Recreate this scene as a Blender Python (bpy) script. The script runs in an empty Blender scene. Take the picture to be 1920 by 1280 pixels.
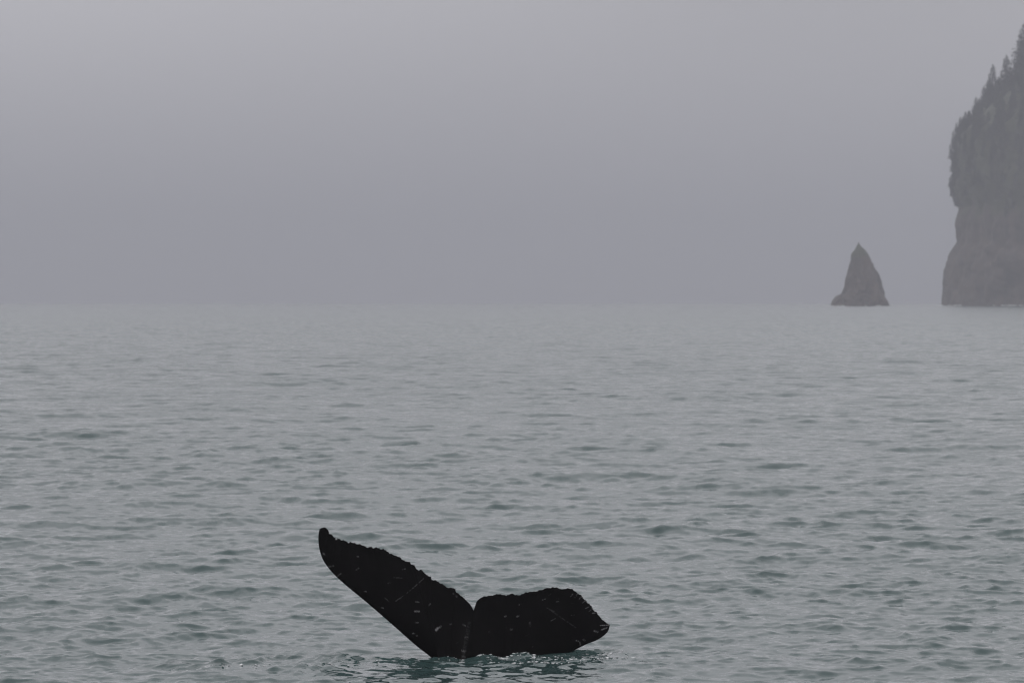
import bpy, bmesh, math, random
import numpy as np
from mathutils import Vector, noise as mnoise

# ------------------------------------------------------------------ camera, sky, sun, exposure
EYE = 5.1                      # camera height over the water (deck of a boat)
FPX = 10667.0                  # focal length in photo pixels: 200 mm on a 36 mm sensor
R_EARTH = 6.371e6
SUN_EL, SUN_AZ = math.radians(64), math.radians(-140)

sc = bpy.context.scene
col = sc.collection
cd = bpy.data.cameras.new('camera')
cd.sensor_width = 36.0
cd.lens = 200.0
cd.clip_start = 0.5
cd.clip_end = 80000.0
cd.dof.use_dof = True
cd.dof.focus_distance = 80.5
cd.dof.aperture_fstop = 6.3
cam = bpy.data.objects.new('camera', cd)
col.objects.link(cam)
cam.location = (0, 0, EYE)
cam.rotation_euler = (math.pi / 2 - math.atan(85.0 / FPX), 0, 0)
sc.camera = cam

world = bpy.data.worlds.new('World')
sc.world = world
world.use_nodes = True
nt = world.node_tree
nt.nodes.clear()
def wn(t, **kw):
    n = nt.nodes.new(t)
    for k, v in kw.items():
        setattr(n, k, v)
    return n
out = wn('ShaderNodeOutputWorld')
bg = wn('ShaderNodeBackground')
bg.inputs['Strength'].default_value = 0.1
sky = wn('ShaderNodeTexSky', sky_type='NISHITA', sun_disc=False)
sky.sun_elevation = SUN_EL
sky.sun_rotation = SUN_AZ
sky.air_density = 1.0
sky.dust_density = 6.0
sky.ozone_density = 1.0
# an overcast deck over the blue sky: twice as bright at the zenith as at the horizon, softly uneven
tc = wn('ShaderNodeTexCoord')
sep = wn('ShaderNodeSeparateXYZ')
nt.links.new(tc.outputs['Generated'], sep.inputs[0])
zc = wn('ShaderNodeMath', operation='MAXIMUM'); zc.inputs[1].default_value = 0.0
nt.links.new(sep.outputs['Z'], zc.inputs[0])
grad = wn('ShaderNodeMath', operation='MULTIPLY_ADD')
grad.inputs[1].default_value = 1.2; grad.inputs[2].default_value = 1.0
nt.links.new(zc.outputs[0], grad.inputs[0])
ns = wn('ShaderNodeTexNoise'); ns.inputs['Scale'].default_value = 4.0
ns.inputs['Detail'].default_value = 2.0
mp = wn('ShaderNodeMapping'); mp.inputs['Scale'].default_value = (-1, 1, 2.0)
mp.inputs['Location'].default_value = (1.3, 0.4, 0.7)
nt.links.new(tc.outputs['Generated'], mp.inputs[0])
nt.links.new(mp.outputs[0], ns.inputs['Vector'])
nm = wn('ShaderNodeMapRange')
nm.inputs['From Min'].default_value = 0.3; nm.inputs['From Max'].default_value = 0.7
nm.inputs['To Min'].default_value = 0.78; nm.inputs['To Max'].default_value = 1.22
nt.links.new(ns.outputs['Fac'], nm.inputs['Value'])
mul = wn('ShaderNodeMath', operation='MULTIPLY')
nt.links.new(grad.outputs[0], mul.inputs[0]); nt.links.new(nm.outputs[0], mul.inputs[1])
deck = wn('ShaderNodeVectorMath', operation='SCALE')
deck.inputs[0].default_value = (6.4, 6.3, 6.56)
nt.links.new(mul.outputs[0], deck.inputs['Scale'])
mix = wn('ShaderNodeMix', data_type='RGBA')
mix.inputs['Factor'].default_value = 0.96
nt.links.new(sky.outputs[0], mix.inputs['A']); nt.links.new(deck.outputs[0], mix.inputs['B'])
nt.links.new(mix.outputs['Result'], bg.inputs['Color'])
nt.links.new(bg.outputs[0], out.inputs['Surface'])

sd = bpy.data.lights.new('sun', 'SUN')
sd.energy = 0.5
sd.angle = math.radians(45)
sd.color = (1.0, 0.97, 0.93)
sun = bpy.data.objects.new('sun', sd)
col.objects.link(sun)
sdir = Vector((math.sin(SUN_AZ) * math.cos(SUN_EL), math.cos(SUN_AZ) * math.cos(SUN_EL), math.sin(SUN_EL)))
sun.rotation_euler = sdir.to_track_quat('Z', 'Y').to_euler()
sun.location = (0, 0, 400)

vs = sc.view_settings
vs.view_transform = 'Standard'
vs.look = 'None'
vs.exposure = 0.0
vs.gamma = 1.0
vs.use_curve_mapping = False
cy = sc.cycles
cy.volume_bounces = 3
cy.max_bounces = 8
cy.use_denoising = True
cy.filter_width = 1.25

# ------------------------------------------------------------------ helpers
rng = np.random.default_rng(11)
random.seed(5)

def drop(d):                                   # the sea curves away
    return -d * d / (2 * R_EARTH)

def px_m(px, py, d):                           # photo pixel -> place at distance d
    return (px - 960.0) / FPX * d, EYE - (py - 555.0) / FPX * d

def grid_mesh(name, co, nr, nc, wrap=False):
    """co: (nr*nc,3) array of a rows x columns sheet"""
    me = bpy.data.meshes.new(name)
    r = np.arange(nr - 1)[:, None]
    c = np.arange(nc if wrap else nc - 1)[None, :]
    c2 = (c + 1) % nc
    f = np.stack([r * nc + c, r * nc + c2, (r + 1) * nc + c2, (r + 1) * nc + c], -1).reshape(-1, 4)
    me.vertices.add(len(co))
    me.vertices.foreach_set('co', np.ascontiguousarray(co, dtype=np.float32).ravel())
    me.loops.add(f.size)
    me.loops.foreach_set('vertex_index', f.ravel().astype(np.int32))
    me.polygons.add(len(f))
    me.polygons.foreach_set('loop_start', (np.arange(len(f)) * 4).astype(np.int32))
    me.polygons.foreach_set('use_smooth', np.ones(len(f), dtype=bool))
    me.update(calc_edges=True)
    return me

def add_attr(me, name, vals):
    a = me.attributes.new(name, 'FLOAT', 'POINT')
    a.data.foreach_set('value', np.ascontiguousarray(vals, dtype=np.float32))

def smooth(a, b, x):
    t = np.clip((x - a) / (b - a), 0, 1)
    return t * t * (3 - 2 * t)

def mat(name):
    m = bpy.data.materials.new(name)
    m.use_nodes = True
    b = m.node_tree.nodes['Principled BSDF']
    return m, m.node_tree, b

def link(name, me, m=None, parent=None):
    o = bpy.data.objects.new(name, me)
    col.objects.link(o)
    if m is not None and len(me.materials) == 0:
        me.materials.append(m)
    o.parent = parent
    return o

# ------------------------------------------------------------------ materials
def water_material():
    m, t, b = mat('sea_water')
    N, L = t.nodes.new, t.links.new
    b.inputs['Roughness'].default_value = 0.07
    b.inputs['IOR'].default_value = 1.333
    tcn = N('ShaderNodeTexCoord')
    mp1 = N('ShaderNodeMapping'); mp1.inputs['Scale'].default_value = (0.55, 1.0, 1.0)
    L(tcn.outputs['Object'], mp1.inputs[0])
    mp2 = N('ShaderNodeMapping'); mp2.inputs['Scale'].default_value = (0.9, 0.55, 1.0)
    L(tcn.outputs['Object'], mp2.inputs[0])
    geo = N('ShaderNodeNewGeometry')
    total = None
    # fine ripples too small for the mesh (slope fields), then the chop that the far mesh is too coarse to carry
    for scale, det, fixed, attr, k in ((5.0, 3.0, 0.20, None, 1.0), (0.8, 2.0, None, 'lost_slope', 6.5)):
        nz = N('ShaderNodeTexNoise'); nz.inputs['Scale'].default_value = scale
        nz.inputs['Detail'].default_value = det; nz.inputs['Roughness'].default_value = 0.6
        L((mp1 if attr else mp2).outputs[0], nz.inputs['Vector'])
        sub = N('ShaderNodeVectorMath'); sub.operation = 'SUBTRACT'; sub.inputs[1].default_value = (.5, .5, .5)
        L(nz.outputs['Color'], sub.inputs[0])
        fl = N('ShaderNodeVectorMath'); fl.operation = 'MULTIPLY'; fl.inputs[1].default_value = (0.7 * k, 1.0 * k, 0)
        L(sub.outputs[0], fl.inputs[0])
        if attr:      # at this grazing angle only the faces that lean towards the boat's side are seen
            sx = N('ShaderNodeSeparateXYZ'); L(fl.outputs[0], sx.inputs[0])
            ab = N('ShaderNodeMath'); ab.operation = 'ABSOLUTE'; L(sx.outputs[1], ab.inputs[0])
            ng = N('ShaderNodeMath'); ng.operation = 'MULTIPLY'; ng.inputs[1].default_value = -1.0; L(ab.outputs[0], ng.inputs[0])
            fl = N('ShaderNodeCombineXYZ'); L(sx.outputs[0], fl.inputs[0]); L(ng.outputs[0], fl.inputs[1])
        s = N('ShaderNodeVectorMath'); s.operation = 'SCALE'
        L(fl.outputs[0], s.inputs[0])
        if attr:
            at = N('ShaderNodeAttribute'); at.attribute_name = attr
            L(at.outputs['Fac'], s.inputs['Scale'])
        else:
            # gusts: the ripples come and go in patches
            gz = N('ShaderNodeTexNoise'); gz.inputs['Scale'].default_value = 0.16; gz.inputs['Detail'].default_value = 3
            L(mp1.outputs[0], gz.inputs['Vector'])
            gm = N('ShaderNodeMapRange'); gm.inputs['From Min'].default_value = .35; gm.inputs['From Max'].default_value = .65
            gm.inputs['To Min'].default_value = fixed * .45; gm.inputs['To Max'].default_value = fixed * 1.5
            L(gz.outputs['Fac'], gm.inputs['Value'])
            st = N('ShaderNodeAttribute'); st.attribute_name = 'ruffled'
            sm = N('ShaderNodeMath'); sm.operation = 'MULTIPLY_ADD'; sm.inputs[1].default_value = 1.6
            L(st.outputs['Fac'], sm.inputs[0]); L(gm.outputs[0], sm.inputs[2])
            L(sm.outputs[0], s.inputs['Scale'])
        if total is None:
            total = s
        else:
            ad = N('ShaderNodeVectorMath'); ad.operation = 'ADD'
            L(total.outputs[0], ad.inputs[0]); L(s.outputs[0], ad.inputs[1]); total = ad
    ad = N('ShaderNodeVectorMath'); ad.operation = 'ADD'
    L(geo.outputs['Normal'], ad.inputs[0]); L(total.outputs[0], ad.inputs[1])
    nn = N('ShaderNodeVectorMath'); nn.operation = 'NORMALIZE'
    L(ad.outputs[0], nn.inputs[0])
    L(nn.outputs[0], b.inputs['Normal'])
    # stirred water with bubbles, and foam
    at = N('ShaderNodeAttribute'); at.attribute_name = 'foam'
    fz = N('ShaderNodeTexNoise'); fz.inputs['Scale'].default_value = 16; fz.inputs['Detail'].default_value = 5
    fz.inputs['Roughness'].default_value = .7
    L(tcn.outputs['Object'], fz.inputs['Vector'])
    su = N('ShaderNodeMath'); su.operation = 'ADD'
    L(at.outputs['Fac'], su.inputs[0]); L(fz.outputs['Fac'], su.inputs[1])
    fr = N('ShaderNodeMapRange'); fr.inputs['From Min'].default_value = 1.0; fr.inputs['From Max'].default_value = 1.25
    L(su.outputs[0], fr.inputs['Value'])
    at2 = N('ShaderNodeAttribute'); at2.attribute_name = 'stirred'
    c1 = N('ShaderNodeMix'); c1.data_type = 'RGBA'
    c1.inputs['A'].default_value = (0.029, 0.054, 0.053, 1)
    c1.inputs['B'].default_value = (0.029, 0.049, 0.048, 1)
    L(at2.outputs['Fac'], c1.inputs['Factor'])
    c2 = N('ShaderNodeMix'); c2.data_type = 'RGBA'
    c2.inputs['B'].default_value = (0.62, 0.64, 0.64, 1)
    L(fr.outputs[0], c2.inputs['Factor']); L(c1.outputs['Result'], c2.inputs['A'])
    L(c2.outputs['Result'], b.inputs['Base Color'])
    rr = N('ShaderNodeMapRange'); rr.inputs['To Max'].default_value = .6
    # waves too small for the far mesh roughen it instead
    ls = N('ShaderNodeAttribute'); ls.attribute_name = 'lost_slope'
    la = N('ShaderNodeMath'); la.operation = 'MULTIPLY_ADD'; la.inputs[1].default_value = 0.06; la.inputs[2].default_value = .005
    L(ls.outputs['Fac'], la.inputs[0])
    lq = N('ShaderNodeMath'); lq.operation = 'SQRT'
    L(la.outputs[0], lq.inputs[0])
    L(lq.outputs[0], rr.inputs['To Min'])
    L(fr.outputs[0], rr.inputs['Value']); L(rr.outputs[0], b.inputs['Roughness'])
    return m

def rock_material():
    m, t, b = mat('weathered_rock')
    N, L = t.nodes.new, t.links.new
    b.inputs['Roughness'].default_value = 0.9
    tcn = N('ShaderNodeTexCoord')
    mpn = N('ShaderNodeMapping'); mpn.inputs['Scale'].default_value = (1, 1, 0.45)
    L(tcn.outputs['Object'], mpn.inputs[0])
    n1 = N('ShaderNodeTexNoise'); n1.inputs['Scale'].default_value = 0.09; n1.inputs['Detail'].default_value = 7
    n1.inputs['Roughness'].default_value = .65
    L(mpn.outputs[0], n1.inputs['Vector'])
    cr = N('ShaderNodeValToRGB')
    e = cr.color_ramp.elements
    e[0].position = .32; e[0].color = (0.012, 0.010, 0.010, 1)
    e[1].position = .72; e[1].color = (0.085, 0.060, 0.049, 1)
    L(n1.outputs['Fac'], cr.inputs[0])
    n2 = N('ShaderNodeTexNoise'); n2.inputs['Scale'].default_value = 0.06; n2.inputs['Detail'].default_value = 4
    L(tcn.outputs['Object'], n2.inputs['Vector'])
    at = N('ShaderNodeAttribute'); at.attribute_name = 'plants'
    su = N('ShaderNodeMath'); su.operation = 'ADD'
    L(at.outputs['Fac'], su.inputs[0]); L(n2.outputs['Fac'], su.inputs[1])
    mr = N('ShaderNodeMapRange'); mr.inputs['From Min'].default_value = .95; mr.inputs['From Max'].default_value = 1.1
    L(su.outputs[0], mr.inputs['Value'])
    mx = N('ShaderNodeMix'); mx.data_type = 'RGBA'
    mx.inputs['B'].default_value = (0.032, 0.038, 0.016, 1)
    L(cr.outputs[0], mx.inputs['A']); L(mr.outputs[0], mx.inputs['Factor'])
    L(mx.outputs['Result'], b.inputs['Base Color'])
    bp = N('ShaderNodeBump'); bp.inputs['Strength'].default_value = .8; bp.inputs['Distance'].default_value = 2.0
    L(n1.outputs['Fac'], bp.inputs['Height']); L(bp.outputs[0], b.inputs['Normal'])
    return m

def plain(name, c, rough, spec=None, scale=None, c2=None):
    m, t, b = mat(name)
    N, L = t.nodes.new, t.links.new
    b.inputs['Roughness'].default_value = rough
    if spec is not None:
        b.inputs['Specular IOR Level'].default_value = spec
    tcn = N('ShaderNodeTexCoord')
    nz = N('ShaderNodeTexNoise'); nz.inputs['Scale'].default_value = scale; nz.inputs['Detail'].default_value = 4
    L(tcn.outputs['Object'], nz.inputs['Vector'])
    mx = N('ShaderNodeMix'); mx.data_type = 'RGBA'
    mx.inputs['A'].default_value = (*c, 1); mx.inputs['B'].default_value = (*c2, 1)
    L(nz.outputs['Fac'], mx.inputs['Factor']); L(mx.outputs['Result'], b.inputs['Base Color'])
    return m

def whale_material():
    m, t, b = mat('whale_skin')
    N, L = t.nodes.new, t.links.new
    b.inputs['Roughness'].default_value = 0.42
    b.inputs['Specular IOR Level'].default_value = 0.025
    tcn = N('ShaderNodeTexCoord')
    at = N('ShaderNodeAttribute'); at.attribute_name = 'scar_keel'
    nz = N('ShaderNodeTexNoise'); nz.inputs['Scale'].default_value = 38; nz.inputs['Detail'].default_value = 4
    L(tcn.outputs['Object'], nz.inputs['Vector'])
    n2 = N('ShaderNodeTexNoise'); n2.inputs['Scale'].default_value = 5; n2.inputs['Detail'].default_value = 5
    L(tcn.outputs['Object'], n2.inputs['Vector'])
    mu = N('ShaderNodeMath'); mu.operation = 'MULTIPLY'
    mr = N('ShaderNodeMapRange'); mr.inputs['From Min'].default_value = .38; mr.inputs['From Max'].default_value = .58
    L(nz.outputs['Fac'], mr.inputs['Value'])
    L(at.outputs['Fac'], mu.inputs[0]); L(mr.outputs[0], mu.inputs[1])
    base = N('ShaderNodeMix'); base.data_type = 'RGBA'
    base.inputs['A'].default_value = (0.0010, 0.0010, 0.0011, 1)
    base.inputs['B'].default_value = (0.0032, 0.0028, 0.0029, 1)
    L(n2.outputs['Fac'], base.inputs['Factor'])
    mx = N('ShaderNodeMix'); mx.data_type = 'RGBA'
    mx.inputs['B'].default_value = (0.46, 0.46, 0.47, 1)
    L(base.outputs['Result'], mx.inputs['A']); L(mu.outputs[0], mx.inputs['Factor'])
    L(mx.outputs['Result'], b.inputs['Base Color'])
    bp = N('ShaderNodeBump'); bp.inputs['Strength'].default_value = .35; bp.inputs['Distance'].default_value = .02
    L(n2.outputs['Fac'], bp.inputs['Height']); L(bp.outputs[0], b.inputs['Normal'])
    return m

M_water = water_material()
M_rock = rock_material()
M_whale = whale_material()
M_bark = plain('spruce_bark', (0.035, 0.026, 0.020), 0.9, 0.2, 0.8, (0.06, 0.045, 0.035))
M_need = plain('spruce_needles', (0.006, 0.012, 0.008), 0.8, 0.1, 0.35, (0.019, 0.030, 0.016))
M_foam = plain('sea_foam', (0.42, 0.44, 0.45), 0.6, 0.3, 14.0, (0.70, 0.71, 0.71))

# ------------------------------------------------------------------ the sea
WD = 80.0                                      # the whale's distance
def wx(px): return (px - 960.0) / FPX * WD
def wz(py): return EYE - (py - 555.0) / FPX * WD
def wy(py): return EYE * FPX / (py - 555.0)    # where the water at that height lies

def wave_set(n, l0, l1, spread, rms, seed, main=-90.0):
    """directional sea: (kx, ky, amplitude, phase, wavelength)"""
    r = np.random.default_rng(seed)
    lam = np.exp(np.log(l0) + (np.log(l1) - np.log(l0)) * (np.arange(n) + r.random(n)) / n)
    th = np.radians(main + r.normal(0, spread, n))
    k = 2 * np.pi / lam
    sl = rms * np.sqrt(2.0 / n) * (0.6 + 0.8 * r.random(n))
    return np.stack([k * np.cos(th), k * np.sin(th), sl / k, r.random(n) * 2 * np.pi, lam], 1)

SEA = np.concatenate([
    wave_set(26, 5.0, 16.0, 30, 0.038, 3, -82),
    wave_set(40, 2.0, 5.0, 34, 0.054, 4, -97),
    wave_set(56, 0.8, 2.0, 55, 0.080, 5, -80),
    wave_set(130, 0.17, 0.8, 52, 0.135, 15, -92),
])
CHOP = wave_set(70, 0.09, 0.4, 80, 0.26, 9)

def build_sea():
    half = math.radians(6.1)
    nfine = 570
    th = list(np.linspace(-half, half, nfine))
    step = th[1] - th[0]
    side = []
    a, s = half, step
    while a < math.pi - 0.12:
        s *= 1.16
        s = min(s, 0.12)
        a += s
        side.append(min(a, math.pi))
    side[-1] = math.pi
    th = np.array([-v for v in reversed(side)] + th + side)
    rows = [0.6]
    while rows[-1] < 23000:
        d = rows[-1]
        if d < 70:
            s = max(0.06 * (70 - d), 0.06)
        else:
            s = 0.064 * (d / 80.0) ** 1.6
            if 78.2 < d < 81.2:
                s = 0.035
        if d > 900:
            s = 2.6 * (d / 900.0) ** 1.8
        rows.append(d + s)
    d = np.array(rows)
    nr, nc = len(d), len(th)
    print('sea', nr, nc, nr * (nc - 1) * 2)
    D, T = np.meshgrid(d, th, indexing='ij')
    X = (D * np.sin(T)).ravel(); Y = (D * np.cos(T)).ravel()
    sp_r = np.gradient(d)[:, None] * np.ones((1, nc))
    sp_t = D * np.gradient(th)[None, :]
    spr, spt = sp_r.ravel(), sp_t.ravel()
    DD = D.ravel()
    Z = drop(DD).copy()
    dX = np.zeros_like(X); dY = np.zeros_like(X)
    lost = np.zeros_like(X)
    X32, Y32 = X, Y
    # gusts make the chop uneven over tens of metres
    g = (np.sin(X * .11 + Y * .043 + 1.0) + np.sin(X * -.07 + Y * .061 + 2.2) + np.sin(Y * .019 + X * .027)) / 3
    gust = 1.0 + 0.28 * g
    # the whale leaves a smoother patch (footprint) in front of it
    calm = 1 - 0.25 * np.exp(-((X - wx(760)) / 2.2) ** 2 - ((Y - 77.2) / 1.1) ** 2)
    damp = 1 - 0.8 * np.exp(-((X + .5) / 3.5) ** 2 - ((Y - 79.3) / 2.2) ** 2)
    calm = calm * (.8 + .2 * damp)
    for kx, ky, am, ph, lam in SEA:
        ux, uy = abs(kx) / math.hypot(kx, ky), abs(ky) / math.hypot(kx, ky)
        eff = np.maximum(spr * max(uy, .3), spt * max(ux, .3))
        w = smooth(1.8, 3.6, lam / eff)
        lost += (1 - w * w) * (am * math.hypot(kx, ky)) ** 2 / 2
        if not w.any():
            continue
        a = w * am * (gust * calm * (damp if lam > 1.2 else 1.0) if lam < 5 else damp)
        idx = np.nonzero(a > 1e-6)[0]
        p = kx * X[idx] + ky * Y[idx] + ph
        c, sn = np.cos(p), np.sin(p)
        ai = a[idx]
        Z[idx] += ai * c
        k = math.hypot(kx, ky)
        q = 1.1
        dX[idx] -= q * ai * kx / k * sn
        dY[idx] -= q * ai * ky / k * sn
    Zw = Z.copy()
    # water stirred up by the whale -------------------------------------------------
    near = np.nonzero((DD > 74) & (DD < 90) & (np.abs(X) < 9))[0]
    x, y = X[near], Y[near]
    def blob(cx, cy, sx, sy): return np.exp(-((x - cx) / sx) ** 2 - ((y - cy) / sy) ** 2)
    stir = np.zeros_like(x)
    hump = np.zeros_like(x)
    foam = np.zeros_like(x)
    # rough ridge running off to the left
    ridge = [(330, 1240, 26, .05), (400, 1243, 40, .05), (470, 1240, 46, .05), (520, 1236, 56, .035), (565, 1236, 60, .04),
             (620, 1241, 40, .08), (690, 1243, 50, .05), (760, 1244, 50, .03)]
    for px_, py_, sx, h in ridge:
        e = blob(wx(px_), wy(py_), sx / 133.0, .34)
        hump += 1.2 * h * e
        stir = np.maximum(stir, e * min(1, .45 + h * 4))
        foam = np.maximum(foam, .40 * blob(wx(px_), wy(py_) - .42, sx / 100.0, .22))
    # low round swell in front of the ridge
    hump += .09 * blob(wx(590), wy(1262), .62, .55)
    # boil along the base of the fluke
    for px_, py_, sx, h, fo in ((838, 1234, 24, .10, .46), (822, 1240, 34, .03, .2), (905, 1236, 26, .08, .5), (940, 1238, 34, .05, .45),
                            (978, 1235, 24, .115, .52), (1010, 1238, 30, .05, .45), (1055, 1235, 40, .05, .42), (1100, 1228, 34, .05, .5),
                            (1135, 1226, 30, .04, .3)):
        e = blob(wx(px_), wy(py_) - .10, sx / 133.0, .22)
        hump += .75 * h * e
        stir = np.maximum(stir, blob(wx(px_), wy(py_) - .1, sx / 110.0, .30))
        foam = np.maximum(foam, (fo + .15) * blob(wx(px_), wy(py_) - .02, sx / 120.0, .22))
    foam = np.maximum(foam, .47 * blob(wx(1085), wy(1240), .62, .10))
    foam = np.maximum(foam, .38 * blob(wx(960), wy(1243), .8, .12))
    cz = np.zeros_like(x)
    for kx, ky, am, ph, lam in CHOP:
        cz += am * np.cos(kx * x + ky * y + ph) * (1.0 if lam > .16 else .7)
    cz = np.where(cz > 0, cz * 1.25, cz * .8)
    Z[near] += hump * (1 + 14 * np.clip(cz, -.05, .08)) + cz * stir * .40 - .03 * blob(wx(930), 79.6, 1.6, .9)
    F = np.zeros_like(X); S = np.zeros_like(X)
    F[near] = foam; S[near] = stir
    # the chop leans a little towards where it runs
    eta = Zw - drop(DD)
    co = np.stack([X + dX, Y + dY - 0.8 * eta, Z], 1)
    me = grid_mesh('sea', co, nr, nc)
    add_attr(me, 'lost_slope', np.sqrt(lost))
    add_attr(me, 'foam', F)
    add_attr(me, 'stirred', S)
    U = np.zeros_like(X); U[near] = np.maximum(stir, .8 * blob(wx(930), 78.8, 2.2, 1.2))
    add_attr(me, 'ruffled', U)
    o = link('sea', me, M_water)
    o['kind'] = 'structure'
    o['label'] = 'choppy grey green sea under fog'
    return o

sea = build_sea()

# ------------------------------------------------------------------ headland, sea stack
CD = 3450.0                                    # distance of the headland's near face
PXM = (CD + 330.0) / FPX                       # its outline is seen at the nose, further back
def cz_(py): return EYE - (py - 555.0) * PXM
def cx_(px): return (px - 960.0) * PXM

def fbm(x, y, z, s, oct_=5):
    return mnoise.fractal(Vector((x / s, y / s, z / s)), 1.0, 2.1, oct_)

def build_headland():
    prof = [(1762, 590), (1767, 572), (1770, 548), (1773, 515), (1777, 492), (1786, 470), (1796, 455), (1795, 440), (1793, 420),
            (1798, 400), (1803, 385), (1797, 368), (1791, 345), (1790, 300), (1794, 262), (1800, 238), (1824, 222), (1840, 205),
            (1856, 188), (1878, 170), (1905, 150), (1935, 125), (1975, 95), (2030, 60), (2120, 15), (2300, -40)]
    py_s = np.linspace(590, -40, 170)
    pp = np.array(prof)
    xs = np.interp(-py_s, -pp[:, 1], pp[:, 0])
    XC = cx_(1767) + 420.0                     # middle of the headland, outside the frame
    phi = np.concatenate([np.linspace(-1.45, 0.55, 190), np.linspace(.6, 2 * math.pi - 1.5, 40)])
    co = []
    plants = []
    for j, py_ in enumerate(py_s):
        z = cz_(py_)
        A = XC - cx_(xs[j])
        for p in phi:
            # phi 0 = the nose on the left, negative = facing the boat
            x = XC - A * math.cos(p)
            y = CD + 330 + 0.8 * A * math.sin(p) * (1 if p < 0 else .9)
            nx, ny = -math.cos(p), math.sin(p)
            n = fbm(x, y, z * .6, 34, 6) * 8.0 - abs(fbm(x, y + 33, z * .35, 11, 4)) * 4.0 + (abs(fbm(x + 90, y, z * .22, 17, 4)) - .35) * 7.0
            n += fbm(x, y, z, 7, 4) * 3.2 + 2.0 * (abs(fbm(x, y, z * 2.2, 26, 3)) - .3)
            n *= .55 if abs(p) < .25 else 1.0
            if n > 0:
                n *= .6
            w = min(1.0, max(0.0, (z + 3) / 10)) * .8 + .2
            co.append((x + nx * n * w, y + ny * n * w, z + fbm(x, y, z + 50, 12, 3) * 1.5))
            zl = z + 16 * fbm(x, y, 3.0, 30, 3)
            plants.append(.15 + .7 * max(0., min(1., (zl - 52) / 22)))
    # close the top with one last ring pulled to the middle
    nr, nc = len(py_s) + 1, len(phi)
    zt = cz_(-60)
    for p in phi:
        co.append((XC - 3 * math.cos(p), CD + 330 + 3 * math.sin(p), zt + 4))
        plants.append(1.0)
    co = np.array(co)
    co[:, 2] += drop(CD)
    me = grid_mesh('headland', co, nr, nc, wrap=True)
    add_attr(me, 'plants', np.array(plants))
    me.flip_normals()
    o = link('headland_cliff', me, M_rock)
    o['label'] = 'tall steep rocky headland with forested upper slopes rising from the sea'
    o['category'] = 'cliff'
    return o, co.reshape(nr, nc, 3), phi, py_s

headland, HC, HPHI, HPY = build_headland()

def build_stack():
    D = 3480.0
    s = D / FPX
    Lp = [(1550, 585), (1556, 572), (1563, 563), (1566, 556), (1571, 551), (1577, 548), (1581, 537), (1586, 522), (1589, 508), (1592, 497),
          (1595, 485), (1595, 474), (1600, 467), (1605, 461), (1608, 455), (1609.5, 451)]
    Rp = [(1672, 585), (1666, 572), (1661, 556), (1658, 545), (1654, 533), (1653, 526), (1648, 513), (1641, 501), (1634, 490), (1630, 479),
          (1626, 471), (1620, 463), (1615, 459), (1612, 455), (1610.5, 451)]
    Lp, Rp = np.array(Lp), np.array(Rp)
    ys = np.linspace(585, 451, 90)
    xl = np.interp(-ys, -Lp[:, 1], Lp[:, 0]); xr = np.interp(-ys, -Rp[:, 1], Rp[:, 0])
    na = 96
    co = []
    for j, py_ in enumerate(ys):
        z = EYE - (py_ - 555.0) * s + drop(D)
        cxx = ((xl[j] + xr[j]) / 2 - 960) * s
        rx = (xr[j] - xl[j]) / 2 * s
        ry = rx * .85
        for i in range(na):
            a = 2 * math.pi * i / na
            x, y = cxx + rx * math.cos(a), D + ry * math.sin(a)
            n = fbm(x, y, z * .6, 8, 5) * .13 + abs(fbm(x, y + 40, z * .3, 4, 4)) * .14 - .05
            f = 1 + n * (0.65 if abs(math.cos(a)) > .93 else 1.6)
            co.append((cxx + rx * math.cos(a) * f, D + ry * math.sin(a) * f, z + fbm(x, y, z, 4, 3) * .5))
    co = np.array(co)
    me = grid_mesh('stack', co, len(ys), na, wrap=True)
    bm = bmesh.new(); bm.from_mesh(me)
    bm.verts.ensure_lookup_table()
    bm.faces.new([bm.verts[(len(ys) - 1) * na + i] for i in range(na)])
    bm.faces.new([bm.verts[i] for i in reversed(range(na))])
    bm.to_mesh(me); bm.free()
    zz = (co[:, 2] - co[:, 2].min()) / np.ptp(co[:, 2])
    add_attr(me, 'plants', 0.25 + .45 * smooth(.7, .95, zz))
    o = link('sea_stack', me, M_rock)
    o['label'] = 'dark pointed rock pinnacle standing alone in the sea beside the headland'
    o['category'] = 'rock'
build_stack()

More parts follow.
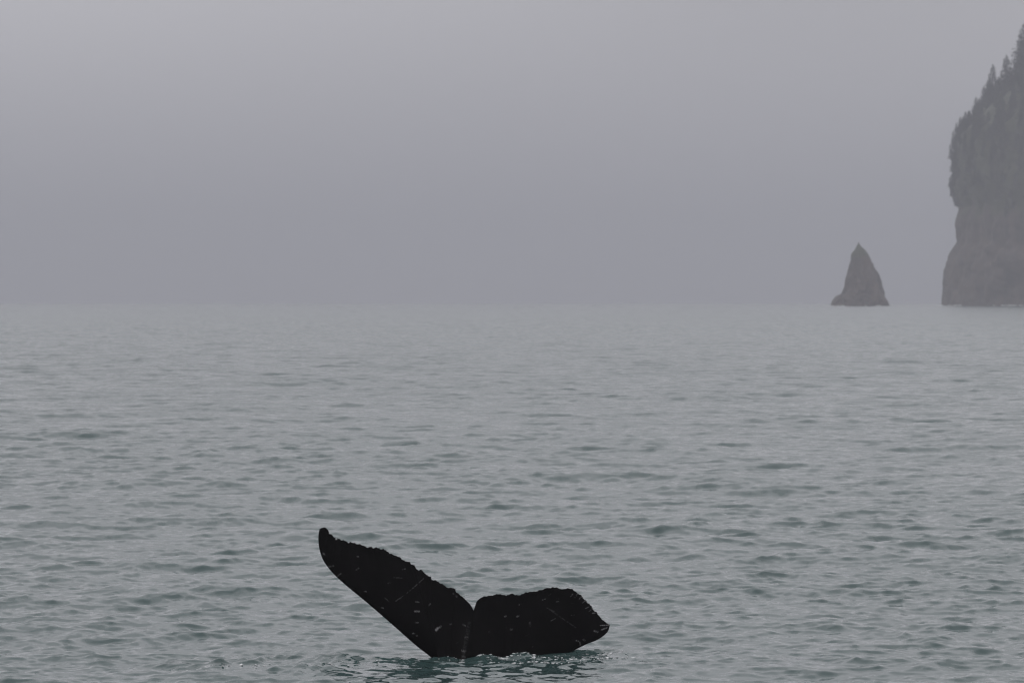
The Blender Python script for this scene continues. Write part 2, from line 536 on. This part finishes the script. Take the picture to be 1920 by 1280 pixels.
# ------------------------------------------------------------------ spruces
def spruce_mesh(seed, h, w):
    r = random.Random(seed)
    bm = bmesh.new()
    lev = int(h * 1.7)
    for i in range(lev):
        t = i / (lev - 1)
        z = h * (.06 + .93 * t ** .95)
        R = w * (1 - t) ** .8 * (0.75 + .25 * min(1, t / .12)) + .18
        nb = max(4, int(9 - 4 * t))
        off = r.random() * 6.28
        for b in range(nb):
            if r.random() < .10:
                continue
            a = off + b * 2 * math.pi / nb + r.uniform(-.25, .25)
            l = R * r.uniform(.55, 1.18)
            d = Vector((math.cos(a), math.sin(a), 0)); sd_ = Vector((-math.sin(a), math.cos(a), 0))
            droop = -l * r.uniform(.18, .5) + (l * .3 * t)
            p0 = Vector((0, 0, z)); p1 = p0 + d * l * .55 + Vector((0, 0, droop * .35)); p2 = p0 + d * l + Vector((0, 0, droop * .8 + .12 * l))
            wd = l * r.uniform(.20, .32)
            v = [bm.verts.new(q) for q in (p0, p1 + sd_ * wd, p2, p1 - sd_ * wd)]
            bm.faces.new((v[0], v[1], v[2])); bm.faces.new((v[0], v[2], v[3]))
            # hanging twigs under the bough
            for k in range(3):
                q = p0.lerp(p2, r.uniform(.3, .95)) + sd_ * r.uniform(-wd, wd) * .6
                hh = r.uniform(.4, 1.0) * (0.5 + .25 * l)
                e = sd_ * r.uniform(.15, .4) + d * r.uniform(-.3, .3)
                tv = [bm.verts.new(q - e), bm.verts.new(q + e), bm.verts.new(q + Vector((0, 0, -hh)) + d * .2)]
                bm.faces.new(tv)
    top = Vector((0, 0, h + .9))
    for k in range(3):
        a = k * 2.1
        e = Vector((math.cos(a), math.sin(a), 0)) * .22
        bm.faces.new([bm.verts.new(top), bm.verts.new(Vector((0, 0, h - 1)) - e), bm.verts.new(Vector((0, 0, h - 1)) + e)])
    me = bpy.data.meshes.new('crown'); bm.to_mesh(me); bm.free()
    me.materials.append(M_need)
    bm = bmesh.new()
    rad = h * .011 + .1
    prev = None
    for i in range(7):
        t = i / 6
        ring = [bm.verts.new((math.cos(a) * rad * (1 - t * .93) * (1.35 if i == 0 else 1), math.sin(a) * rad * (1 - t * .93) * (1.35 if i == 0 else 1), -1.5 + t * (h + 1.3)))
                for a in [k * math.pi / 4 for k in range(8)]]
        if prev:
            for k in range(8):
                bm.faces.new((prev[k], prev[(k + 1) % 8], ring[(k + 1) % 8], ring[k]))
        prev = ring
    bm.faces.new(prev)
    tm = bpy.data.meshes.new('trunk'); bm.to_mesh(tm); bm.free()
    tm.materials.append(M_bark)
    return me, tm

SPR = [spruce_mesh(41 + i, h, w) for i, (h, w) in enumerate(((20, 3.9), (20, 3.3), (20, 4.6), (20, 3.0), (20, 5.0)))]
def spruce(x, y, z, h, label, group, v=None, wide=1.0):
    v = random.randrange(len(SPR)) if v is None else v
    e = bpy.data.objects.new('spruce_tree', None)
    col.objects.link(e)
    s = h / 20.9
    e.location = (x, y, z)
    e.scale = (s * wide, s * wide, s)
    e.rotation_euler = (random.uniform(-.05, .05), random.uniform(-.05, .05), random.uniform(0, 6.28))
    e['label'] = label; e['category'] = 'tree'; e['group'] = group
    c = bpy.data.objects.new('crown', SPR[v][0]); t = bpy.data.objects.new('trunk', SPR[v][1])
    for o in (c, t):
        col.objects.link(o); o.parent = e
    return e

def plant_forest():
    # spruces whose tops stand out against the fog along the ridge: (top px, top py, height m)
    fi = int(np.argmin(np.abs(HPHI)))
    tops = [(1860, 116, 23, 1), (1885, 98, 24, 1), (1871, 140, 18, 0), (1846, 158, 17, 3), (1853, 140, 17, 1), (1896, 120, 20, 0),
            (1909, 108, 20, 2), (1916, 62, 30, 1), (1922, 40, 30, 0), (1929, 55, 26, 2), (1836, 180, 14, 2), (1826, 196, 12, 0),
            (1816, 204, 11, 2), (1806, 214, 10, 4), (1940, 50, 28, 1)]
    rx_, ry_ = [1803, 1820, 1838, 1850, 1868, 1890, 1912, 1935], [222, 207, 186, 164, 146, 124, 104, 78]
    for k in range(26):
        a = random.uniform(1803, 1932)
        tops.append((a, float(np.interp(a, rx_, ry_)) + random.uniform(-8, 16), random.uniform(10, 19), random.randrange(5)))
    for i, (px_, py_, h, v) in enumerate(tops):
        d = CD + 330 + random.uniform(-25, 30)
        x, z = px_m(px_, py_, d)
        z += drop(d)
        # stand it on the slope: nearest place of the ridge line with that x
        own = {0: 'slender spruce spire standing clear of its neighbours at the lower end of the headland ridge',
               1: 'slender spruce spire standing clear on the middle of the headland ridge',
               8: 'tallest spruce at the upper end of the headland ridge'}
        spruce(x, d, z - h, h, own.get(i, 'spruce standing up against the fog on the ridge of the headland'), 'spruces on the ridge of the headland', v, random.uniform(1.6, 2.3))
    n = 0
    pts = []
    tries = 0
    nr, nc = HC.shape[:2]
    while n < 205 and tries < 30000:
        tries += 1
        j = random.randrange(2, nr - 2)
        i = random.randrange(2, 188)
        p = HC[j, i]
        ppx = p[0] / p[1] * FPX + 960
        if HPY[j] > 415 or HPY[j] < 60 or ppx > 1945:
            continue
        if HPHI[i] > 0.22:
            continue
        if HPY[j] > 376 + 40 * fbm(p[0], p[1], 9.0, 22, 3):
            continue
        if any((p[0] - q[0]) ** 2 + (p[2] - q[2]) ** 2 + .2 * (p[1] - q[1]) ** 2 < 3.7 ** 2 for q in pts):
            continue
        pts.append(p)
        edge = abs(HPHI[i]) < .16
        h = random.uniform(7, 12) if edge or HPY[j] > 330 else random.uniform(9, 16)
        if HPY[j] > 330:
            lab, gr = 'small spruce rooted just above the bare rock of the headland', 'small spruces along the top of the bare cliff'
        else:
            lab, gr = 'dark spruce crowded among others on the steep face of the headland', 'spruces on the face of the headland'
        spruce(p[0] + .5, p[1], p[2] - .6, h, lab, gr, None, random.uniform(1.4, 2.0))
        n += 1
    # trees clinging to the very edge, outlined against the fog
    for j in range(2, nr - 30):
        if not (214 < HPY[j] < 374):
            continue
        row = HC[j, :189]
        for q in range(1):
            i = int(np.argmin(row[:, 0] / row[:, 1])) + random.randint(-5, 5)
            p = HC[j, max(0, min(188, i))]
            spruce(p[0] + random.uniform(-3.2, -1.0), p[1] + random.uniform(-3, 3), p[2] - random.uniform(2, 5), random.uniform(4, 7) if HPY[j] > 345 else random.uniform(5, 10),
                   'small spruce clinging to the sheer outer edge of the headland', 'spruces on the outer edge of the headland', None, random.uniform(1.7, 2.4))
            n += 1
    for o in col.objects:
        if 'outer edge' in o.get('label', ''):
            o.rotation_euler = (random.uniform(-.1, .1), random.uniform(-.2, .1), random.uniform(0, 1))
    print('trees', n, 'tries', tries)
plant_forest()

# ------------------------------------------------------------------ the whale's fluke
def arc_resample(pts, n):
    p = np.array(pts, float)
    # smooth curve through the points (Catmull-Rom), then even spacing
    q = np.vstack([2 * p[0] - p[1], p, 2 * p[-1] - p[-2]])
    out_ = []
    for i in range(1, len(q) - 2):
        t = np.linspace(0, 1, 12, endpoint=False)[:, None]
        a, b_, c, d_ = q[i - 1], q[i], q[i + 1], q[i + 2]
        out_.append(.5 * ((2 * b_) + (c - a) * t + (2 * a - 5 * b_ + 4 * c - d_) * t ** 2 + (3 * b_ - a - 3 * c + d_) * t ** 3))
    out_ = np.vstack(out_ + [p[-1:]])
    s = np.concatenate([[0], np.cumsum(np.hypot(*np.diff(out_, axis=0).T))])
    u = np.linspace(0, s[-1], n)
    return np.stack([np.interp(u, s, out_[:, 0]), np.interp(u, s, out_[:, 1])], 1)

def build_whale():
    LL = [(599, 991), (597, 1003), (597, 1015), (599, 1030), (605, 1048), (614, 1062), (627, 1077), (650, 1098), (690, 1131), (735, 1170),
          (778, 1208), (808, 1232), (828, 1256), (840, 1290), (843, 1340), (838, 1420), (826, 1520), (875, 1580)]
    LT = [(599, 991), (606, 988.5), (612, 990), (619, 999), (629, 1006), (640, 1012), (652, 1015), (668, 1018), (684, 1022), (700, 1024),
          (715, 1029), (730, 1036), (744, 1040), (756, 1048), (770, 1056), (785, 1067), (798, 1075), (806, 1082), (817, 1087), (829, 1094),
          (838, 1099), (849, 1103), (858, 1111), (868, 1119), (876, 1127), (881, 1132), (885, 1138), (888, 1144)]
    RL = [(1143, 1174), (1140, 1183), (1131, 1192), (1118, 1200), (1100, 1207), (1082, 1216), (1063, 1227), (1040, 1236), (1000, 1252),
          (955, 1275), (925, 1310), (915, 1360), (920, 1430), (930, 1520), (875, 1580)]
    RT = [(1143, 1174), (1143, 1170), (1137, 1167), (1129, 1160), (1120, 1150), (1110, 1138), (1100, 1127), (1091, 1117.5), (1082, 1110),
          (1073, 1105), (1064, 1102.5), (1055, 1104), (1050, 1102), (1040, 1100.5), (1028, 1101), (1017, 1105), (1008, 1108), (996, 1108.5), (984, 1112),
          (972, 1115), (960, 1112.5), (948, 1115.5), (935, 1113.5), (922, 1116), (909, 1117.5), (900, 1121.5), (894, 1127), (891, 1135), (888, 1144)]
    nv, nu = 330, 190
    def half(Lc, Tc, seed):
        L_, T_ = arc_resample(Lc, nv), arc_resample(Tc, nv)
        r = np.random.default_rng(seed)
        # worn, knobbly trailing edge
        jit = np.zeros(nv)
        for w, a in ((2, .75), (4, .95), (8, .6), (18, .6)):
            n_ = r.normal(0, 1, nv + 4 * w)
            ker = np.hanning(2 * w + 1); ker /= np.sqrt((ker ** 2).sum())
            jit += a * np.convolve(n_, ker, 'same')[2 * w:2 * w + nv]
        t = np.linspace(0, 1, nv)
        env = smooth(0, .1, t) * (1 - smooth(.8, .95, t))
        tang = np.gradient(T_, axis=0); tang /= np.linalg.norm(tang, axis=1, keepdims=True) + 1e-9
        nrm = np.stack([tang[:, 1], -tang[:, 0]], 1)
        nrm *= np.sign(-(nrm[:, 1:2]) + 1e-9)
        return L_, T_ + nrm * (jit * env * (.8 if seed == 2 else .5))[:, None]
    L1, T1 = half(LL, LT, 2)
    L2, T2 = half(RL, RT, 6)
    Lc = np.vstack([L1, L2[::-1][1:]]); Tc = np.vstack([T1, T2[::-1][1:]])
    n = len(Lc)
    u = (1 - np.cos(np.linspace(0, math.pi, nu))) / 2
    P = Lc[None] * (1 - u[:, None, None]) + Tc[None] * u[:, None, None]     # (nu, n, 2) in outline units
    px_, py_ = P[..., 0], P[..., 1]
    X = wx(px_); Z = wz(py_)
    chord = np.hypot(*(Lc - Tc).T) / 133.3
    foil = 2.969 * np.sqrt(u) - 1.26 * u - 3.516 * u ** 2 + 2.843 * u ** 3 - 1.015 * u ** 4
    foil /= foil.max()
    tmax = np.clip(chord * .055, .006, .22)
    H = foil[:, None] * tmax[None] + .0045
    deep = smooth(1200, 1330, py_)
    H += foil[:, None] * .10 * deep                                         # the tail stock below
    # keel of the tail stock running up into the middle of the fluke
    rx = 869 + (1235 - py_) * .12
    keel = smooth(1135, 1210, py_)
    H += (.085 * np.exp(-((px_ - rx) / 9.5) ** 2) + .05 * np.exp(-((px_ - rx) / 30.) ** 2)) * keel * np.sqrt(foil)[:, None]
    # valley in front of the notch
    H -= .002 * np.exp(-((px_ - 887) / 5.) ** 2) * smooth(1230, 1150, py_) * foil[:, None]
    rr = np.random.default_rng(8)
    und = np.zeros_like(X)
    for _ in range(36):
        k = 2 * np.pi / rr.uniform(.10, .9); a = rr.uniform(0, 6.28)
        und += .035 / k * .35 * np.cos(k * (X * np.cos(a) + Z * np.sin(a)) + rr.uniform(0, 6.28))
    xn = wx(880)
    s = X - xn
    right = .55 * (np.sqrt(np.maximum(s, 0) ** 2 + .09) - .3)
    left = -.24 * (np.sqrt(np.minimum(s, 0) ** 2 + .09) - .3) * 1.0
    Y = WD + right + left + .30 * np.maximum(Z, -.3) + .05 * np.sin(s * 1.7) + und * .5
    curl = smooth(1085, 1143, px_)
    Y += .12 * curl
    X, Z = (px_ - 960.0) / FPX * Y, EYE - (py_ - 555.0) / FPX * Y
    front = np.stack([X, Y - H - und * .3 * foil[:, None], Z], -1)
    back = np.stack([X, Y + H, Z], -1)
    # marks on the skin
    scar_keel = np.zeros_like(X)
    def seg(x0, y0, x1, y1, w, a):
        nonlocal scar_keel
        dx, dy = x1 - x0, y1 - y0
        l2 = dx * dx + dy * dy + 1e-6
        t = np.clip(((px_ - x0) * dx + (py_ - y0) * dy) / l2, 0, 1)
        dd = np.hypot(px_ - x0 - t * dx, py_ - y0 - t * dy)
        scar_keel = np.maximum(scar_keel, a * .36 * (1 - smooth(w * .25, w * .75, dd)))
    seg(742, 1126, 755, 1117, 1.3, .40); seg(755, 1117, 772, 1104, 1.0, .22); seg(772, 1104, 794, 1084, 1.4, .38); seg(722, 1120, 730, 1127, 1.6, .22)
    seg(738, 1082, 755, 1083, 1.0, .28); seg(728, 1093, 733, 1091, 1.6, .5); seg(755, 1067, 760, 1066, 2.0, .45)
    seg(629, 1010, 631, 1010, 2.6, 1.6); seg(683, 1021, 688, 1022, 2.2, 1.6); seg(606, 1037, 609, 1039, 2.8, .5)
    seg(617, 1062, 625, 1060, 2.2, .45); seg(633, 1080, 640, 1074, 1.6, .5); seg(670, 1043, 672, 1043, 2.0, .45)
    seg(668, 1068, 673, 1064, 2.2, .25); seg(684, 1109, 686, 1108, 2.0, .9); seg(716, 1139, 719, 1139, 2.0, .9)
    seg(778, 1145, 786, 1145, 2.6, .75); seg(779, 1127, 786, 1128, 1.8, .4); seg(803, 1135, 807, 1131, 1.8, .6)
    seg(778, 1166, 784, 1166, 2.0, .55); seg(818, 1180, 821, 1177, 4.0, 1.2); seg(823, 1176, 827, 1173, 2.6, .8)
    seg(774, 1187, 777, 1186, 2.0, .8); seg(781, 1191, 783, 1191, 2.0, .6); seg(844, 1169, 848, 1169, 1.6, .35)
    seg(843, 1100, 853, 1102, 2.0, .6); seg(830, 1094, 834, 1096, 2.0, .6); seg(850, 1112, 856, 1118, 3.0, .25)
    seg(1025, 1138, 1080, 1176, 1.0, .22); seg(1032, 1142, 1040, 1146, 1.0, .35); seg(993, 1166, 995, 1172, 2.2, .40)
    seg(1033, 1163, 1041, 1159, 1.2, .4); seg(946, 1155, 949, 1154, 1.8, .55); seg(969, 1155, 973, 1154, 1.8, .55)
    seg(956, 1179, 961, 1179, 1.8, .5); seg(917, 1184, 920, 1183, 1.8, .5); seg(973, 1133, 976, 1132, 2.0, .5)
    seg(1017, 1124, 1023, 1122, 1.4, .5); seg(1043, 1127, 1048, 1127, 1.6, .4); seg(1111, 1149, 1118, 1148, 1.6, .7)
    seg(1115, 1182, 1120, 1184, 3.2, .9); seg(1081, 1200, 1084, 1201, 2.4, .8); seg(1094, 1198, 1097, 1200, 2.4, .6); seg(1087, 1203, 1088, 1209, 1.8, .5)
    seg(1126, 1172, 1142, 1171, 1.6, 1.0); seg(1128, 1180, 1138, 1176, 2.2, .9); seg(1136, 1167, 1143, 1170, 1.5, .9)
    seg(1070, 1118, 1074, 1113, 1.4, .5); seg(1078, 1120, 1083, 1112, 1.2, .5); seg(1085, 1124, 1090, 1118, 1.4, .55); seg(1092, 1130, 1098, 1125, 1.3, .5)
    seg(1098, 1140, 1106, 1136, 1.3, .5); seg(1104, 1146, 1110, 1141, 1.2, .4); seg(1070, 1153, 1077, 1152, 1.2, .3)
    seg(867, 1236, 880, 1168, 7.0, .06)  # broad faint strip, makes the keel's colour slightly paler; not a scar
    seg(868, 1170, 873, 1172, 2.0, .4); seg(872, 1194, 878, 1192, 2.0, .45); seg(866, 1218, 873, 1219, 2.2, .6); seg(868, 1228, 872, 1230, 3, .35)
    seg(1120, 1150, 1140, 1167, 1.2, .45); seg(1090, 1117, 1118, 1149, 1.0, .45)
    for _ in range(20):                                # flecks
        x0, y0 = rr.uniform(600, 1140), rr.uniform(1000, 1235)
        a = rr.uniform(-.8, .3)
        l = rr.uniform(1, 6)
        seg(x0, y0, x0 + l * math.cos(a), y0 + l * math.sin(a), rr.uniform(.7, 1.2), rr.uniform(.06, .2))
    scar_keel = np.minimum(scar_keel, 1.0)
    # closed shell: front rows then back rows reversed, wrapped round leading and trailing edges
    shell = np.concatenate([front, back[::-1]], 0)
    att = np.concatenate([scar_keel, scar_keel[::-1]], 0)
    nr = shell.shape[0]
    sh = shell.transpose(1, 0, 2).reshape(-1, 3)        # rows = span, columns = around the section (wraps)
    me = grid_mesh('whale', sh, n, nr, wrap=True)
    add_attr(me, 'scar_keel', att.T.ravel())
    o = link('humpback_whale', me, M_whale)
    o['label'] = 'black whale tail fluke with pale scars rising out of the water'
    o['category'] = 'whale'
    return o
whale = build_whale()

# ------------------------------------------------------------------ foam and droplets at the fluke
def build_foam():
    r = random.Random(4)
    bm = bmesh.new()
    verts_sea = np.empty(len(sea.data.vertices) * 3, dtype=np.float32)
    sea.data.vertices.foreach_get('co', verts_sea)
    vs_ = verts_sea.reshape(-1, 3)
    sel = vs_[(vs_[:, 1] > 77) & (vs_[:, 1] < 82.5) & (np.abs(vs_[:, 0]) < 6)]
    bands = [(905, 1236, 40, .10, 22), (975, 1238, 45, .10, 30), (1085, 1224, 28, .06, 26), (1090, 1239, 90, .05, 60), (950, 1243, 90, .06, 34),
             (840, 1236, 30, .08, 12), (530, 1246, 120, .08, 34), (400, 1247, 60, .1, 16), (1150, 1232, 50, .2, 22), (640, 1248, 60, .1, 10), (1010, 1244, 60, .1, 20)]
    for px_, py_, sx, sy, n in bands:
        for k in range(n):
            x = wx(px_) + r.gauss(0, sx * .6 / 133)
            y = wy(py_) - .08 + r.gauss(0, sy * 1.6)
            dd = (sel[:, 0] - x) ** 2 + (sel[:, 1] - y) ** 2
            p = sel[int(np.argmin(dd))]
            s = r.uniform(.004, .011) * (1.9 if r.random() < .10 else 1)
            m_ = bmesh.ops.create_icosphere(bm, subdivisions=1, radius=1)
            sx_, sy_, sz_ = s * r.uniform(.9, 2.6), s * r.uniform(.9, 2.0), s * r.uniform(.4, .8)
            for v in m_['verts']:
                j = 1 + r.uniform(-.5, .5)
                v.co = Vector((p[0] + v.co.x * sx_ * j, p[1] + v.co.y * sy_ * j, p[2] + .004 + v.co.z * sz_ * j))
    me = bpy.data.meshes.new('foam'); bm.to_mesh(me); bm.free()
    for f in me.polygons:
        f.use_smooth = True
    o = link('foam', me, M_foam)
    o['kind'] = 'stuff'
    o['label'] = 'white flecks of foam on stirred water around the whale fluke'
    o['category'] = 'foam'
build_foam()

# ------------------------------------------------------------------ surf breaking on the far rocks
def build_surf():
    r = random.Random(12)
    bm = bmesh.new()
    def lump(x, y, w, h):
        z = drop(y)
        for k in range(4):
            m_ = bmesh.ops.create_icosphere(bm, subdivisions=2, radius=1)
            ox, s_ = r.uniform(-.6, .6) * w, r.uniform(.35, .8)
            for v in m_['verts']:
                j = 1 + r.uniform(-.25, .25)
                v.co = Vector((x + ox + v.co.x * w * .5 * s_ * j, y + r.uniform(-.2, .2) + v.co.y * w * .4 * s_, z + v.co.z * h * s_ * j))
    row = HC[int(np.argmin(np.abs(HPY - 571)))]
    for i in list(range(60, 150, 3)):
        if r.random() < .55:
            p = row[i]
            lump(p[0] - .5, p[1] - 2.5, r.uniform(1.2, 4.5), r.uniform(.4, 1.1))
    for k in range(7):
        a = r.uniform(3.4, 6.0)
        lump((1611 - 960) / FPX * 3480 + 18 * math.cos(a), 3480 + 16 * math.sin(a), r.uniform(.8, 2.4), r.uniform(.3, .7))
    me = bpy.data.meshes.new('surf'); bm.to_mesh(me); bm.free()
    for f in me.polygons:
        f.use_smooth = True
    o = link('surf', me, M_foam)
    o['kind'] = 'stuff'
    o['label'] = 'broken white surf along the foot of the far rocks'
    o['category'] = 'surf'
build_surf()

# ------------------------------------------------------------------ the fog
def build_haze():
    bm = bmesh.new()
    bmesh.ops.create_cube(bm, size=1)
    z0, z1 = -47.0, 335.0
    for v in bm.verts:
        v.co = Vector((v.co.x * 50000, v.co.y * 50000, z0 if v.co.z < 0 else z1))
    me = bpy.data.meshes.new('haze'); bm.to_mesh(me); bm.free()
    m = bpy.data.materials.new('sea_fog')
    m.use_nodes = True
    t = m.node_tree
    t.nodes.clear()
    o_ = t.nodes.new('ShaderNodeOutputMaterial')
    v = t.nodes.new('ShaderNodeVolumePrincipled')
    v.inputs['Color'].default_value = (0.565, 0.568, 0.612, 1)
    v.inputs['Density'].default_value = 0.00018
    v.inputs['Anisotropy'].default_value = 0.0
    t.links.new(v.outputs[0], o_.inputs['Volume'])
    o = link('haze', me, m)
    o['kind'] = 'stuff'
    o['label'] = 'even grey sea fog filling the air over the water'
build_haze()
